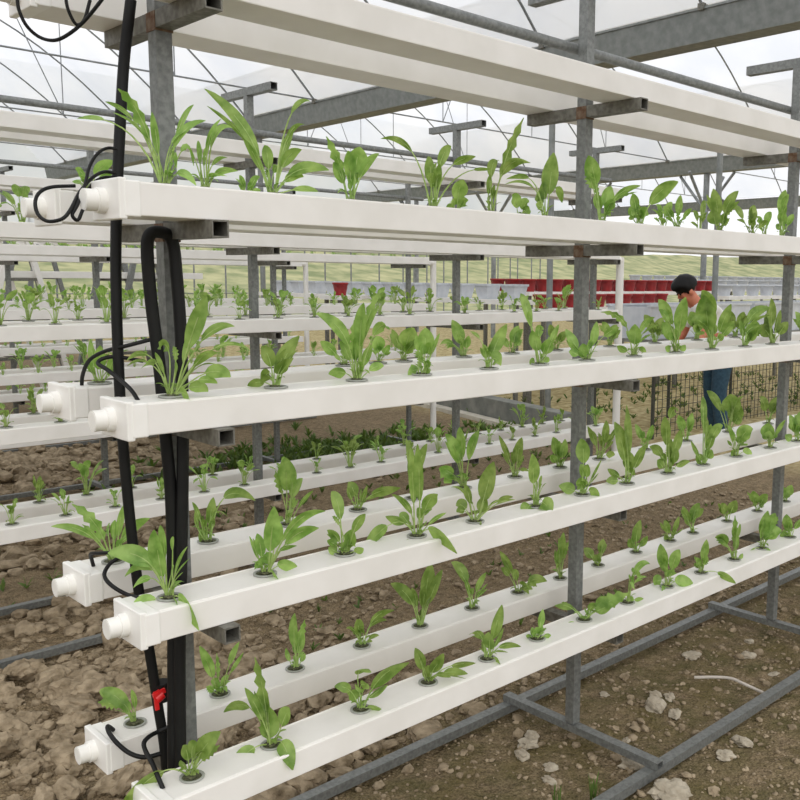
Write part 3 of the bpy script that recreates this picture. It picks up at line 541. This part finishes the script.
random.seed(77)
for ch in ('1f', '1b', '2f', '2b', '3f', '3b', '4f', '4b'):
    t = int(ch[0]) - 1; y = (FR if ch[1] == 'f' else BK); yy = (y[0] + y[1]) / 2
    where = '%s channel, %s tier of nearest rack' % ('front' if ch[1] == 'f' else 'back', TIER[t])
    for k, (x, lv) in enumerate(PLANTS[ch]):
        fol = MB(); stk = MB(); hi = 0; wmax = 0
        for (cr, cz, tr, tz, td, wd_, tb, ser) in lv:
            wd_ /= 1000.; td /= 1000.
            C = CR * (cr / 1000.) + V((0, 0, cz / 1000.)) + CF * td * .55
            T = CR * (tr / 1000.) + V((0, 0, tz / 1000.)) + CF * td
            # start inside the cup
            B = V((CR * (tr / 1000.)).normalized() * .006) + V((0, 0, .001)) if abs(tr) > 2 else V((0, 0, .001))
            tg = (T - B).normalized()
            perp = CF.cross(tg)
            # leaf faces partly towards the aisle, partly upwards
            side = (perp * .85 + CF * random.choice((-1, 1)) * random.uniform(.35, .65))
            if T.z < -.03 and abs(tr) < 30: T.z = max(T.z, -.045)
            leaf(fol, stk, C, T, wd_ * 1.12, tb / 100., ser, side, B)
            hi = max(hi, tz); wmax = max(wmax, abs(tr))
        base = [l for l in lv if abs(l[3]) + l[2] * 0 > 25 and l[3] > 20]
        for q in range(random.randint(4, 6) + (2 if x > .1 and t >= 1 else 0)):   # finer stalks and leaves between the large ones
            if not base: break
            (cr, cz, tr, tz, td, wd_, tb, ser) = random.choice(base)
            k_ = random.uniform(.5, .9); jx = random.uniform(-22, 22)
            C = CR * ((cr * k_ + jx * .4) / 1000.) + V((0, 0, cz * k_ / 1000.)) + CF * random.uniform(-.02, .02)
            T = CR * ((tr * k_ + jx) / 1000.) + V((0, 0, tz * k_ / 1000.)) + CF * random.uniform(-.035, .035)
            perp = CF.cross((T - V((0, 0, .001))).normalized())
            leaf(fol, stk, C, T, max(4, wd_ * random.uniform(.5, .95)) / 1000., random.uniform(.4, .6), random.random() < .3, perp * .7 + CF * random.choice((-.7, .7)), V((random.uniform(-.007, .007), random.uniform(-.007, .007), .001)))
        for q in range(4):     # a few short young leaves round the crown
            a = random.random() * 6.28; L = random.uniform(.02, .035)
            d = V((math.cos(a), math.sin(a), 0))
            leaf(fol, stk, d * L * .4 + V((0, 0, L * 1.1)), d * L + V((0, 0, L * random.uniform(.5, 1.2))), L * .38, .35, 0, d.cross(V((0, 0, 1))), V((0, 0, .001)), 5)
        ad = ('tall ' if hi > 150 else 'low ' if hi < 75 else '') + ('sprawling ' if wmax > 75 else '')
        seedling((x, yy, ZL[t] + CH_H + .0006), fol.mesh('foliage', M['leaf']), stk.mesh('stalks', M['stalk']),
                 '%sgreen seedling %s from left in %s' % (ad, ORD[k + 1], where),
                 'seedlings in the %s channel of the %s tier' % ('front' if ch[1] == 'f' else 'back', TIER[t]))

VAR = []
def variant(seed, hgt):
    random.seed(seed)
    fol = MB(); stk = MB()
    nl = random.randint(7, 11)
    a0 = random.random() * 6.28
    for i in range(nl):
        a = a0 + i * 2.4 + random.uniform(-.4, .4)
        d = V((math.cos(a), math.sin(a), 0))
        L = hgt * random.uniform(.55, 1.05) * (1 if i else 1.05)
        lean = random.uniform(.12, .75) if i else .15
        T = d * L * lean + V((0, 0, L * (1 - .55 * lean * lean - (.25 if random.random() < .3 else 0))))
        C = d * L * lean * .35 + V((0, 0, L * random.uniform(.75, 1.0)))
        ll = V((0, 0, 1)).cross(d)
        side = (ll + V((0, 0, random.uniform(-.4, .4)))).normalized()
        leaf(fol, stk, C, T, L * random.uniform(.17, .30), random.uniform(.38, .5), random.random() < .25, side, d * .005 + V((0, 0, .001)), 7)
    for q in range(3):
        a = random.random() * 6.28; L = random.uniform(.025, .045); d = V((math.cos(a), math.sin(a), 0))
        leaf(fol, stk, d * L * .5 + V((0, 0, L * .8)), d * L + V((0, 0, L * random.uniform(.1, .8))), L * .5, .35, 0, d.cross(V((0, 0, 1))), V((0, 0, .001)), 5)
    return fol, stk
for i in range(14):
    f, s = variant(200 + i, .10 + .005 * i)
    VAR.append((f.mesh('foliage', M['leaf']), s.mesh('stalks', M['stalk']), f, s))

random.seed(5)
count = 0
rest = MB(); rest_s = MB()
def merged(loc, vi, rz, sc):
    f, s = VAR[vi][2], VAR[vi][3]
    mt = Matrix.Translation(loc) @ Matrix.Rotation(rz, 4, 'Z') @ Matrix.Scale(sc, 4)
    rest.m = 0; rest.add([mt @ V(v) for v in f.v], f.f, True)
    rest.m = 1; rest.add([mt @ V(v) for v in s.v], s.f, True)
for ri in (1, 2, 3):
    yc = RACKS[ri][0]
    for t in range(4):
        for s in range(2):
            y = (FR, BK)[s]; yy = yc + (y[0] + y[1]) / 2
            nth = 0
            for k in range(22):
                x = XEND[ri] - .14 - .2 * k
                P = (x, yy, ZL[t] + DZ[ri] + CH_H + .0006)
                if not in_view(P, 10): continue
                if random.random() < .06: continue
                nth += 1
                vi = random.randrange(len(VAR)); rz = random.random() * 6.28
                sc = random.uniform(.7, 1.15) * (1.0 if (t == 0) else .98)
                if ri == 1 or (ri == 2 and t in (1, 2, 3)and s == 0):
                    word = ('tall ' if sc > 1 else 'small ' if sc < .68 else '')
                    seedling(P, VAR[vi][0], VAR[vi][1], '%sseedling %s from right end in %s channel, %s tier of %s' % (word, ORD[nth], ('front', 'back')[s], TIER[t], RN[ri]),
                             'seedlings on the ' + RN[ri], rz, sc, ri == 1)
                    count += 1
                else: merged(V(P), vi, rz, sc)
print('seedlings individual far', count)
prop(link('seedlings', rest.mesh('seedlings', [M['leaf'], M['stalk']])), 'distant green seedlings in the channels of the far racks', 'seedlings', kind='stuff')

# ------------------------------------------------------------------ hoses round the near post
def hose(key, r, name, label, cat='hose', n=10):
    b = MB(); b.tube(smooth_path(HOSE[key], 6), r, n)
    o = b.build(name, M['hose']); prop(o, label, cat); return o
sup = hose('supply', .0105, 'supply_hose', 'thick black supply hose hanging down past the left ends of the channels', n=14)
vx = HOSE['valve'][0]
vb = MB(); vb.tube([V(vx) + V((-.012, -.02, -.004)), V(vx) + V((.002, -.02, .004))], .012, 10); vb.bar(V(vx) + V((-.014, -.024, .014)), V(vx) + V((-.012, -.026, -.026)), .008, .005, up=(0, 1, 0))
vb.bar(V(vx) + V((-.02, -.026, .006)), V(vx) + V((.006, -.026, .012)), .010, .006, up=(0, 1, 0))
prop(vb.build('valve_handle', M['red'], sup), 'red plastic valve handle')
cb = MB(); cb.tube([V(vx) + V((.008, 0, .02)), V(vx) + V((.012, 0, -.02))], .018, 12); cb.build('valve_body', M['hose'], sup)
hose('drain', .0120, 'drain_hose', 'thick black hose bent over and strapped along the left post', n=14)
for k, rr, lb in [('t4a', .0030, 'thin black feed tube curling in front of the fourth tier outlet pipe'), ('t4b', .0032, 'thin black feed tube looped round the fourth tier outlet pipes'),
              ('t4c', .0036, 'short thin black feed tube bending into the fourth tier back channel'), ('t5a', .0034, 'thin black feed tube hanging in the widest loop below the top tier'),
              ('t5b', .0032, 'thin black feed tube hanging in the tighter loop below the top tier'), ('t3a', .0040, 'thin black feed tube arching into the third tier back channel'),
              ('t3b', .0040, 'thin black feed tube crossing down into the third tier front channel'), ('t2a', .0040, 'thin black feed tube hooked into the second tier back channel'),
              ('t2b', .0040, 'thin black feed tube sagging into the second tier front channel'), ('t1a', .0048, 'thin black feed tube sagging from the bottom tier back channel'),
              ('t1b', .0048, 'thin black feed tube dropping into the bottom tier front channel')]:
    hose(k, rr, 'feed_tube', lb, 'tube', 8)

# ------------------------------------------------------------------ greenhouse frame
def GX(x0, y): return x0 + .035 * (y - 5)
GZ = 3.57
def gutter(x0, y0, y1, lab):
    b = MB()
    p0 = V((GX(x0, y0), y0, 0)); p1 = V((GX(x0, y1), y1, 0))
    w1, w2, hgt, th = .12, .17, .27, .008
    prof = [(-w2, hgt), (-w1, 0), (w1, 0), (w2, hgt), (w2 - th, hgt), (w1 - th, th), (-w1 + th, th), (-w2 + th, hgt)]
    vs = [q + V((x, 0, GZ + z)) for q in (p0, p1) for x, z in prof]
    n = len(prof)
    fs = [(k, (k + 1) % n, n + (k + 1) % n, n + k) for k in range(n)] + [tuple(reversed(range(n))), tuple(range(n, 2 * n))]
    b.add(vs, fs)
    for sx in (-1, 1):
        b.bar(p0 + V((sx * w2, 0, GZ + hgt)), p1 + V((sx * w2, 0, GZ + hgt)), .03, .02)
    o = b.build('gutter_beam', M['gutter']); prop(o, lab, 'beam', kind='structure')
GUT = [-3.1, 5.32, 13.75, 22.2]
YB = 20.6
gutter(GUT[1], -4, YB, 'wide galvanised gutter beam crossing overhead above the racks')
gutter(GUT[2], -6, YB, 'galvanised gutter beam crossing over the far benches')
gutter(GUT[3], -6, YB, 'galvanised gutter beam in the farthest span')
ARY = [-1.1, .9, 2.92, 4.88, 7.0, 9.25, 11.2, 13.2, 15.2, 17.2, 19.2]
def arch_pt(xa, xb, s):
    return V((xa + (xb - xa) * s, 0, GZ + .27 + 2.15 * 4 * s * (1 - s)))
for gi in range(3):
    for ai, y in enumerate(ARY):
        xa, xb = GX(GUT[gi], y) + .15, GX(GUT[gi + 1], y) - .15
        root = empty('roof_arch', (0, y, 0), 'curved steel roof arch with tie bar and hangers', 'roof arch'); prop(root, kind='structure')
        b = MB(); b.tube([arch_pt(xa, xb, i / 24) for i in range(25)], .014, 6); b.build('arch_tube', M['rod'], root)
        if ai in (0, 5, 7, 9):
            b = MB(); b.tube([(xa, 0, GZ + .30), (xb, 0, GZ + .30)], .011, 6); b.build('tie_bar', M['rod'], root)
        for s in ((.25, .5, .75) if ai in (0, 5, 7, 9) else ()):
            b = MB(); q = arch_pt(xa, xb, s); b.tube([q, (q.x, 0, GZ + .30)], .008, 6); b.build('hanger', M['rod'], root)
        for s0, s1 in (((.25, .36), (.75, .64)) if ai in (0, 5, 7, 9) else ()):
            b = MB(); q = arch_pt(xa, xb, s1); q0 = arch_pt(xa, xb, s0); b.tube([q, (q0.x, 0, GZ + .30)], .008, 6); b.build('web_rod', M['rod'], root)
        b = MB(); b.box(xb - .05, xb + .02, -.03, .03, GZ + .25, GZ + .31); b.build('bracket', M['steel_dark'], root)
fl = MB()
for gi in range(3):
    for j in range(1):
        y0, y1 = -6, YB
        n = 24
        vs = []
        for i in range(n + 1):
            for y in (y0, y1):
                q = arch_pt(GX(GUT[gi], y) + .15, GX(GUT[gi + 1], y) - .15, i / n); vs.append((q.x, y, q.z + .03))
        fl.add(vs, [(2 * i, 2 * i + 1, 2 * i + 3, 2 * i + 2) for i in range(n)], True)
prop(fl.build('ceiling', M['film']), 'milky translucent film roof of the greenhouse', 'roof', kind='structure')
# back wall: film above, thin posts below
wl = MB(); wl.add([(-8, YB + .05, 2.3), (24, YB + .05, 2.3), (24, YB + .05, 6.1), (-8, YB + .05, 6.1)], [(0, 1, 2, 3)])
prop(wl.build('wall_back', M['film']), 'milky film upper half of the greenhouse back wall', 'wall', kind='structure')
pm = MB(); pm.tube([(0, 0, -.02), (0, 0, 3.6)], .022, 8); pme = pm.mesh('wall_post', M['rod'])
random.seed(2)
x = -5.5
while x < 23:
    o = link('wall_post', pme, None, (x, YB + random.uniform(-.1, .12), 0)); prop(o, 'thin upright post of the greenhouse back wall', 'post', 'back wall posts', 'structure')
    x += random.choice((.34, .52, .7, .95))
b = MB(); b.tube([(-8, YB, 2.3), (24, YB, 2.3)], .02, 8); b.tube([(-8, YB, 1.0), (24, YB, 1.0)], .012, 8)
prop(b.build('wall_rail', M['rod']), 'thin horizontal rails of the greenhouse back wall', 'rail', kind='structure')
# columns
for (x0, y, r) in [(5.32, 4.88, .034), (5.32, 11.1, .04), (5.32, 17.2, .04), (5.32, -1.3, .04)]:
    b = MB(); b.tube([(0, 0, -.02), (0, 0, GZ)], r, 14)
    b.box(-.05, .05, -.05, .05, -.02, .02)
    prop(b.build('column', M['gutter'], loc=(GX(x0, y), y, 0)), 'pale steel column under the overhead gutter beam', 'column', 'steel columns', 'structure')
for y in (2.2, 5.3, 8.4, 11.5, 14.6, 17.7):
    b = MB(); b.tube([(0, 0, -.02), (0, 0, GZ)], .06, 12)
    for sg in (-1, 1):
        b.tube([(0, 0, GZ - .75), (0, sg * .62, GZ - .02)], .03, 8)
        b.tube([(0, 0, GZ - .75), (sg * .62, 0, GZ - .02)], .03, 8)
    prop(b.build('column', M['rod'], loc=(GX(13.75, y), y, 0)), 'grey column with Y braces under the farther gutter beam', 'column', 'braced columns', 'structure')
b = MB(); b.tube([(0, 0, -.02), (0, 0, 3.0)], .034, 14)
prop(b.build('column', M['gutter'], loc=(7.05, 3.0 + .9, 0)), 'slender pale column standing behind the bending worker', 'column', kind='structure')

# ------------------------------------------------------------------ background things
# low concrete kerb
kb = empty('kerb_wall', (4.62, 5.1, 0), 'low grey concrete kerb wall behind the right end of the second rack', 'wall')
ang = math.atan2(2.8, .62)
def kpt(s): return (-.31 + .62 * s, -1.4 + 2.8 * s)
b = MB(); a0 = kpt(0); a1 = kpt(1); b.bar((a0[0], a0[1], .10), (a1[0], a1[1], .10), .16, .24); b.build('wall_body', M['conc'], kb, .008)
b = MB(); b.bar((a0[0] - .16, a0[1], .005), (a1[0] - .16, a1[1], .005), .12, .05); prop(b.build('footing', M['conc_top'], kb, .005), 'pale concrete footing strip')

# mesh-sided benches with long grey troughs
def bench(xa, xb, y, lab):
    root = empty('mesh_bench', ((xa + xb) / 2, y, 0), lab, 'bench')
    L = (xb - xa) / 2
    for zz in (.62, .68):
        b = MB(); b.bar((-L, 0, zz), (L, 0, zz), .03, .025); b.build('top_rail', M['mesh'], root)
    b = MB()
    k = -L
    while k < L: b.bar((k, 0, 0), (k, 0, .62), .0045); k += .075
    for i in range(8): b.bar((-L, 0, .03 + i * .08), (L, 0, .03 + i * .08), .0045)
    b.build('wire_mesh', M['mesh'], root)
    k = -L
    while k <= L + .01:
        for yy in (0, .7):
            b = MB(); b.bar((k, yy, -.02), (k, yy, .9), .026); b.build('leg', M['mesh'], root)
        k += L / 3
    b = MB(); b.box(-L, L, 0, .75, .88, .91); b.build('bench_top', M['conc'], root)
    return root
bench(4.85, 12.5, 3.15, 'long wire mesh sided bench behind the worker')
def trough(xa, xb, y, z, hgt, dep, lab):
    root = empty('grey_trough', ((xa + xb) / 2, y, z), lab, 'trough')
    L = (xb - xa) / 2
    b = MB(); b.box(-L, L, -dep / 2, dep / 2, 0, .02); b.box(-L, L, -dep / 2, -dep / 2 + .02, .02, hgt); b.box(-L, L, dep / 2 - .02, dep / 2, .02, hgt)
    b.box(-L, -L + .02, -dep / 2 + .02, dep / 2 - .02, .02, hgt); b.box(L - .02, L, -dep / 2 + .02, dep / 2 - .02, .02, hgt)
    b.build('trough_body', M['foam'], root)
    b = MB(); b.box(-L - .01, L + .01, -dep / 2 - .015, -dep / 2 + .03, hgt, hgt + .02); b.box(-L - .01, L + .01, dep / 2 - .03, dep / 2 + .015, hgt, hgt + .02); b.build('rim', M['foam'], root)
    b = MB(); b.box(-L + .02, L - .02, -dep / 2 + .02, dep / 2 - .02, hgt - .06, hgt - .05); b.build('dark_fill', M['foam_dark'], root)
for i in range(4):
    trough(4.9 + i * 1.9, 6.72 + i * 1.9, 3.5, .911, .30, .5, 'long pale grey trough on the mesh bench, %s from its left end' % ORD[i + 1])

def pot_mesh(r, hgt, m, sq=False):
    b = MB(); n = 4 if sq else 14
    prof = [(r * .72, 0), (r * .98, hgt * .86), (r * 1.08, hgt * .86), (r * 1.08, hgt), (r * .98, hgt), (r * .9, hgt * .8)]
    of = math.pi / 4 if sq else 0
    vs = [(q * math.cos(2 * math.pi * k / n + of), q * math.sin(2 * math.pi * k / n + of), z) for q, z in prof for k in range(n)]
    b.add(vs, [(i * n + k, i * n + (k + 1) % n, (i + 1) * n + (k + 1) % n, (i + 1) * n + k) for i in range(len(prof) - 1) for k in range(n)], not sq)
    b.add([(.72 * r * math.cos(2 * math.pi * k / n + of), .72 * r * math.sin(2 * math.pi * k / n + of), 0) for k in range(n)], [tuple(reversed(range(n)))])
    b.m = 1
    b.add([(.93 * r * math.cos(2 * math.pi * k / n + of), .93 * r * math.sin(2 * math.pi * k / n + of), hgt * .82) for k in range(n)], [tuple(range(n))])
    return b.mesh('pot', [m, M['foam_dark']])
def shelf(xa, xb, ya, yb, z, lab):
    root = empty('white_shelf', ((xa + xb) / 2, (ya + yb) / 2, 0), lab, 'shelf')
    hx = (xb - xa) / 2; hy = (yb - ya) / 2
    b = MB(); b.box(-hx, hx, -hy, hy, z - .05, z); b.build('shelf_board', M['pvc'], root)
    nx = max(1, round(hx)); ny = max(1, round(hy))
    for i in range(nx + 1):
        for j in range(2 if hy < hx else ny + 1):
            jx = -hx + .06 + (2 * hx - .12) * i / nx
            jy = (-hy + .06 + (2 * hy - .12) * (j if hy < hx else j / ny))
            b = MB(); b.bar((jx, jy, -.02), (jx, jy, z - .05), .04); b.build('leg', M['steel_dark'], root)
# square foam tubs receding along a shelf
shelf(4.98, 5.32, 5.05, 10.3, 1.23, 'white shelf of foam tubs running back towards the far wall')
tm = pot_mesh(.15, .17, M['foam'], True)
for i in range(12):
    o = link('foam_tub', tm, None, (5.15, 5.25 + i * .42, 1.231)); prop(o, 'pale grey square tub %s from the near end of the foam tub shelf' % ORD[i + 1], 'tub', 'foam tubs on the receding shelf')
rp = pot_mesh(.095, .16, M['redpot'])
o = link('flower_pot', rp, None, (4.62, 7.75, 1.231)); prop(o, 'single dark red pot standing on the small white stand left of the foam tubs', 'pot')
shelf(4.45, 4.80, 7.55, 7.95, 1.23, 'small white stand under a single dark red pot')
shelf(6.25, 10.9, 6.05, 6.95, 1.30, 'white shelf carrying rows of dark red pots')
for j in range(3):
    for i in range(17):
        o = link('flower_pot', rp, None, (6.4 + i * .262, 6.2 + j * .28, 1.301)); prop(o, 'dark red pot %s from left in the %s row on the red pot shelf' % (ORD[i + 1], ('front', 'middle', 'back')[j]), 'pot', 'dark red pots in rows')
shelf(5.75, 8.6, 5.35, 5.75, 1.12, 'lower white shelf in front carrying a single row of dark red pots')
for i in range(10):
    o = link('flower_pot', rp, None, (5.92 + i * .27, 5.55, 1.121)); prop(o, 'dark red pot %s from left on the lower front red pot shelf' % ORD[i + 1], 'pot', 'dark red pots on the lower shelf')
gp = pot_mesh(.11, .16, M['foam'])
for j, (y, z) in enumerate(((5.2, 1.25), (7.4, 1.32), (9.0, 1.40))):
    shelf(9.2 + j * 1.5, 17.2 + j * 1.5, y - .2, y + .2, z, 'white shelf of pale grey pots, %s of the three on the far right' % ('nearest', 'middle', 'farthest')[j])
    for i in range(20):
        o = link('flower_pot', gp, None, (9.4 + j * 1.5 + i * .4, y, z + .001)); prop(o, 'pale grey pot %s from left on the %s grey pot shelf' % (ORD[i + 1], ('nearest', 'middle', 'farthest')[j]), 'pot', 'pale grey pots on the far right shelves')

# white trestles far left
for r0, (ty, xs_, tag_) in enumerate(((8.75, (-1.5, -.2, 1.1, 2.4), 'near'), (12.4, (-2.2, -.6, 1.0, 2.6), 'far'))):
    for i, x in enumerate(xs_):
        root = empty('white_trestle', (x, ty, 0), 'white A-shaped trestle %s from left in the %s trestle row behind the racks' % (ORD[i + 1], tag_), 'trestle', 'white trestles at the far end')
        for sx in (-1, 1):
            for sy in (-.45, .45):
                b = MB(); b.bar((sx * .07, sy, 1.86), (sx * .52, sy, -.02), .06, .05); b.build('leg', M['pvc'] if (i + sx) % 2 else M['steel'], root)
        for zz in (.6, 1.0, 1.4):
            hw_ = .07 + .45 * (1.86 - zz) / 1.86
            for sy in (-.45, .45):
                b = MB(); b.bar((-hw_, sy, zz), (hw_, sy, zz), .04, .03); b.build('rung', M['steel_dark'], root)
        b = MB(); b.bar((-.09, -.45, 1.86), (-.09, .45, 1.86), .05); b.bar((.09, -.45, 1.86), (.09, .45, 1.86), .05); b.build('ridge_bar', M['pvc'], root)
    for zi, z in enumerate((.616, 1.016, 1.416, 1.886)):
        for si, sy in enumerate((-.36, .36)):
            b = MB(); b.box(-4.6, 3.1, -.05, .05, 0, .07)
            prop(b.build('white_gutter', M['pvc'], loc=(0, ty + sy, z), bevel=.004), 'white gutter lying on the %s rungs, %s side, of the %s trestle row' % (('lowest', 'middle', 'upper', 'topmost')[zi], ('front', 'back')[si], tag_), 'gutter', 'white gutters on the trestles')

# ------------------------------------------------------------------ worker bending over, seen past the seedlings
def skinned(name, nodes, edges, m, sub=2, parent=None):
    me = bpy.data.meshes.new(name)
    me.from_pydata([n[0] for n in nodes], edges, [])
    o = bpy.data.objects.new(name, me); COL.objects.link(o)
    sk = o.modifiers.new('skin', 'SKIN'); sk.use_smooth_shade = True
    for i, n in enumerate(nodes):
        r = n[1]
        o.data.skin_vertices[0].data[i].radius = r if isinstance(r, tuple) else (r, r)
    o.data.skin_vertices[0].data[0].use_root = True
    sb = o.modifiers.new('sub', 'SUBSURF'); sb.levels = sub; sb.render_levels = sub
    dg = bpy.context.evaluated_depsgraph_get()
    nm = bpy.data.meshes.new_from_object(o.evaluated_get(dg))
    nm.name = name
    bpy.data.objects.remove(o)
    nm.materials.clear(); nm.materials.append(m)
    for p_ in nm.polygons: p_.use_smooth = True
    q = link(name, nm, parent)
    return q
FW = -CR * .97 + CF * -.24; SD = V((-FW.y, FW.x, 0))
def W(a, s, z): return FW * a + SD * s + V((0, 0, z))
TL = math.radians(34); HA, HZ = .352, 1.405
def Hd(a, s, z):
    da, dz = a - HA, z - HZ
    return W(HA + da * math.cos(TL) + dz * math.sin(TL), s, HZ - da * math.sin(TL) + dz * math.cos(TL))
per = empty('person', (5.06, 2.60, -.03), 'black haired person in white shirt and dark jeans bending forward by the mesh bench', 'person')
nodes = [(W(0, 0, .93), .115), (W(.10, 0, 1.08), .125), (W(.21, 0, 1.23), .13), (W(.28, 0, 1.32), .055), (Hd(.335, 0, 1.385), .088), (Hd(.350, 0, 1.455), .085),
         (W(.2, .17, 1.25), .055), (W(.26, .22, .99), .042), (W(.44, .16, .90), .033),
         (W(.2, -.17, 1.25), .055), (W(.26, -.22, .99), .042), (W(.44, -.16, .90), .033),
         (W(.0, .095, .86), .09), (W(.04, .10, .49), .058), (W(-.02, .10, .09), .042), (W(.12, .11, .035), .035),
         (W(.0, -.095, .86), .09), (W(.02, -.10, .49), .058), (W(-.06, -.10, .09), .042), (W(.08, -.11, .035), .035),
         (Hd(.395, 0, 1.335), .045)]
edges = [(0, 1), (1, 2), (2, 3), (3, 4), (4, 5), (2, 6), (6, 7), (7, 8), (2, 9), (9, 10), (10, 11), (0, 12), (12, 13), (13, 14), (14, 15), (0, 16), (16, 17), (17, 18), (18, 19), (4, 20)]
# hands: palm, four fingers, thumb
def hand(idx, s):
    w0 = nodes[idx][0]
    palm = w0 + W(.075, -s * .01, -.03); nodes.append((palm, .026)); pi = len(nodes) - 1; edges.append((idx, pi))
    for k, (off, ln) in enumerate(((-.026, .06), (-.009, .07), (.009, .066), (.026, .052))):
        a = palm + SD * off + W(.035, 0, -.012); b2 = a + W(ln * .55, 0, -.02); c = b2 + W(ln * .3, 0, -.035)
        for q in (a, b2, c): nodes.append((q, .009))
        n_ = len(nodes); edges.extend([(pi, n_ - 3), (n_ - 3, n_ - 2), (n_ - 2, n_ - 1)])
    a = palm + SD * (-s * .034) + W(.0, 0, -.012); b2 = a + SD * (-s * .012) + W(.03, 0, -.022)
    nodes.append((a, .011)); nodes.append((b2, .010)); n_ = len(nodes); edges.extend([(pi, n_ - 2), (n_ - 2, n_ - 1)])
hand(8, 1); hand(11, -1)
body = skinned('body', nodes, edges, M['skin'], 2, per)
# face features as children
fc = W(.40, 0, 1.405)
for s in (-1, 1):
    bm_e = MB(); vs0, fs = ICO[2]
    bm_e.add([V(v) * .009 + Hd(.418, s * .032, 1.405) for v in vs0], fs, True)
    bm_e.build('eye', M['hair'], per)
bn = MB(); bn.tube([Hd(.415, 0, 1.415), Hd(.436, 0, 1.380), Hd(.422, 0, 1.372)], .012, 8, radii=[.006, .012, .009]); bn.build('nose', M['skin'], per)
for s in (-1, 1):
    be = MB(); vs0, fs = ICO[2]
    be.add([Hd(v.x * .022 + .345, s * .098 + v.y * .012, v.z * .032 + 1.385) for v in vs0], fs, True)
    be.build('ear', M['skin'], per)
mo = MB(); mo.tube([Hd(.424, -.022, 1.345), Hd(.432, 0, 1.345), Hd(.424, .022, 1.345)], .006, 6); mo.build('mouth', M['redpot'], per)
hr = MB(); vs0, fs = ICO[3]
hv = []
for v in vs0:
    k = 1 + .10 * noise.noise(v * 4)
    q = V((v.x * .118, v.y * .108, v.z * .108)) * k
    if v.x > .45 and v.z < .25: q *= .74
    if v.z < -.5: q *= .85
    hv.append(Hd(.338 + q.x * 1.03, q.y * 1.0, 1.438 + q.z * 1.02))
hr.add(hv, fs, True); hr.build('hair', M['hair'], per)
skinned('shirt', [(W(.0, 0, .94), .135), (W(.08, 0, 1.10), .158), (W(.195, 0, 1.235), .16), (W(.265, 0, 1.305), .068), (W(.2, .17, 1.25), .07), (W(.245, .215, 1.05), .058), (W(.2, -.17, 1.25), .07), (W(.245, -.215, 1.05), .058)],
        [(0, 1), (1, 2), (2, 3), (2, 4), (4, 5), (2, 6), (6, 7)], M['shirt'], 2, per)
skinned('jeans', [(W(0, 0, .92), .125), (W(.0, .095, .84), .102), (W(.04, .10, .49), .072), (W(-.02, .10, .10), .062), (W(.0, -.095, .84), .102), (W(.02, -.10, .49), .072), (W(-.06, -.10, .10), .062)],
        [(0, 1), (1, 2), (2, 3), (0, 4), (4, 5), (5, 6)], M['jeans'], 2, per)
for s, a in ((1, -.02), (-1, -.06)):
    skinned('shoe', [(W(a - .03, s * .10, .045), .05), (W(a + .08, s * .105, .042), .048), (W(a + .19, s * .11, .036), .038)], [(0, 1), (1, 2)], M['shoe'], 2, per)
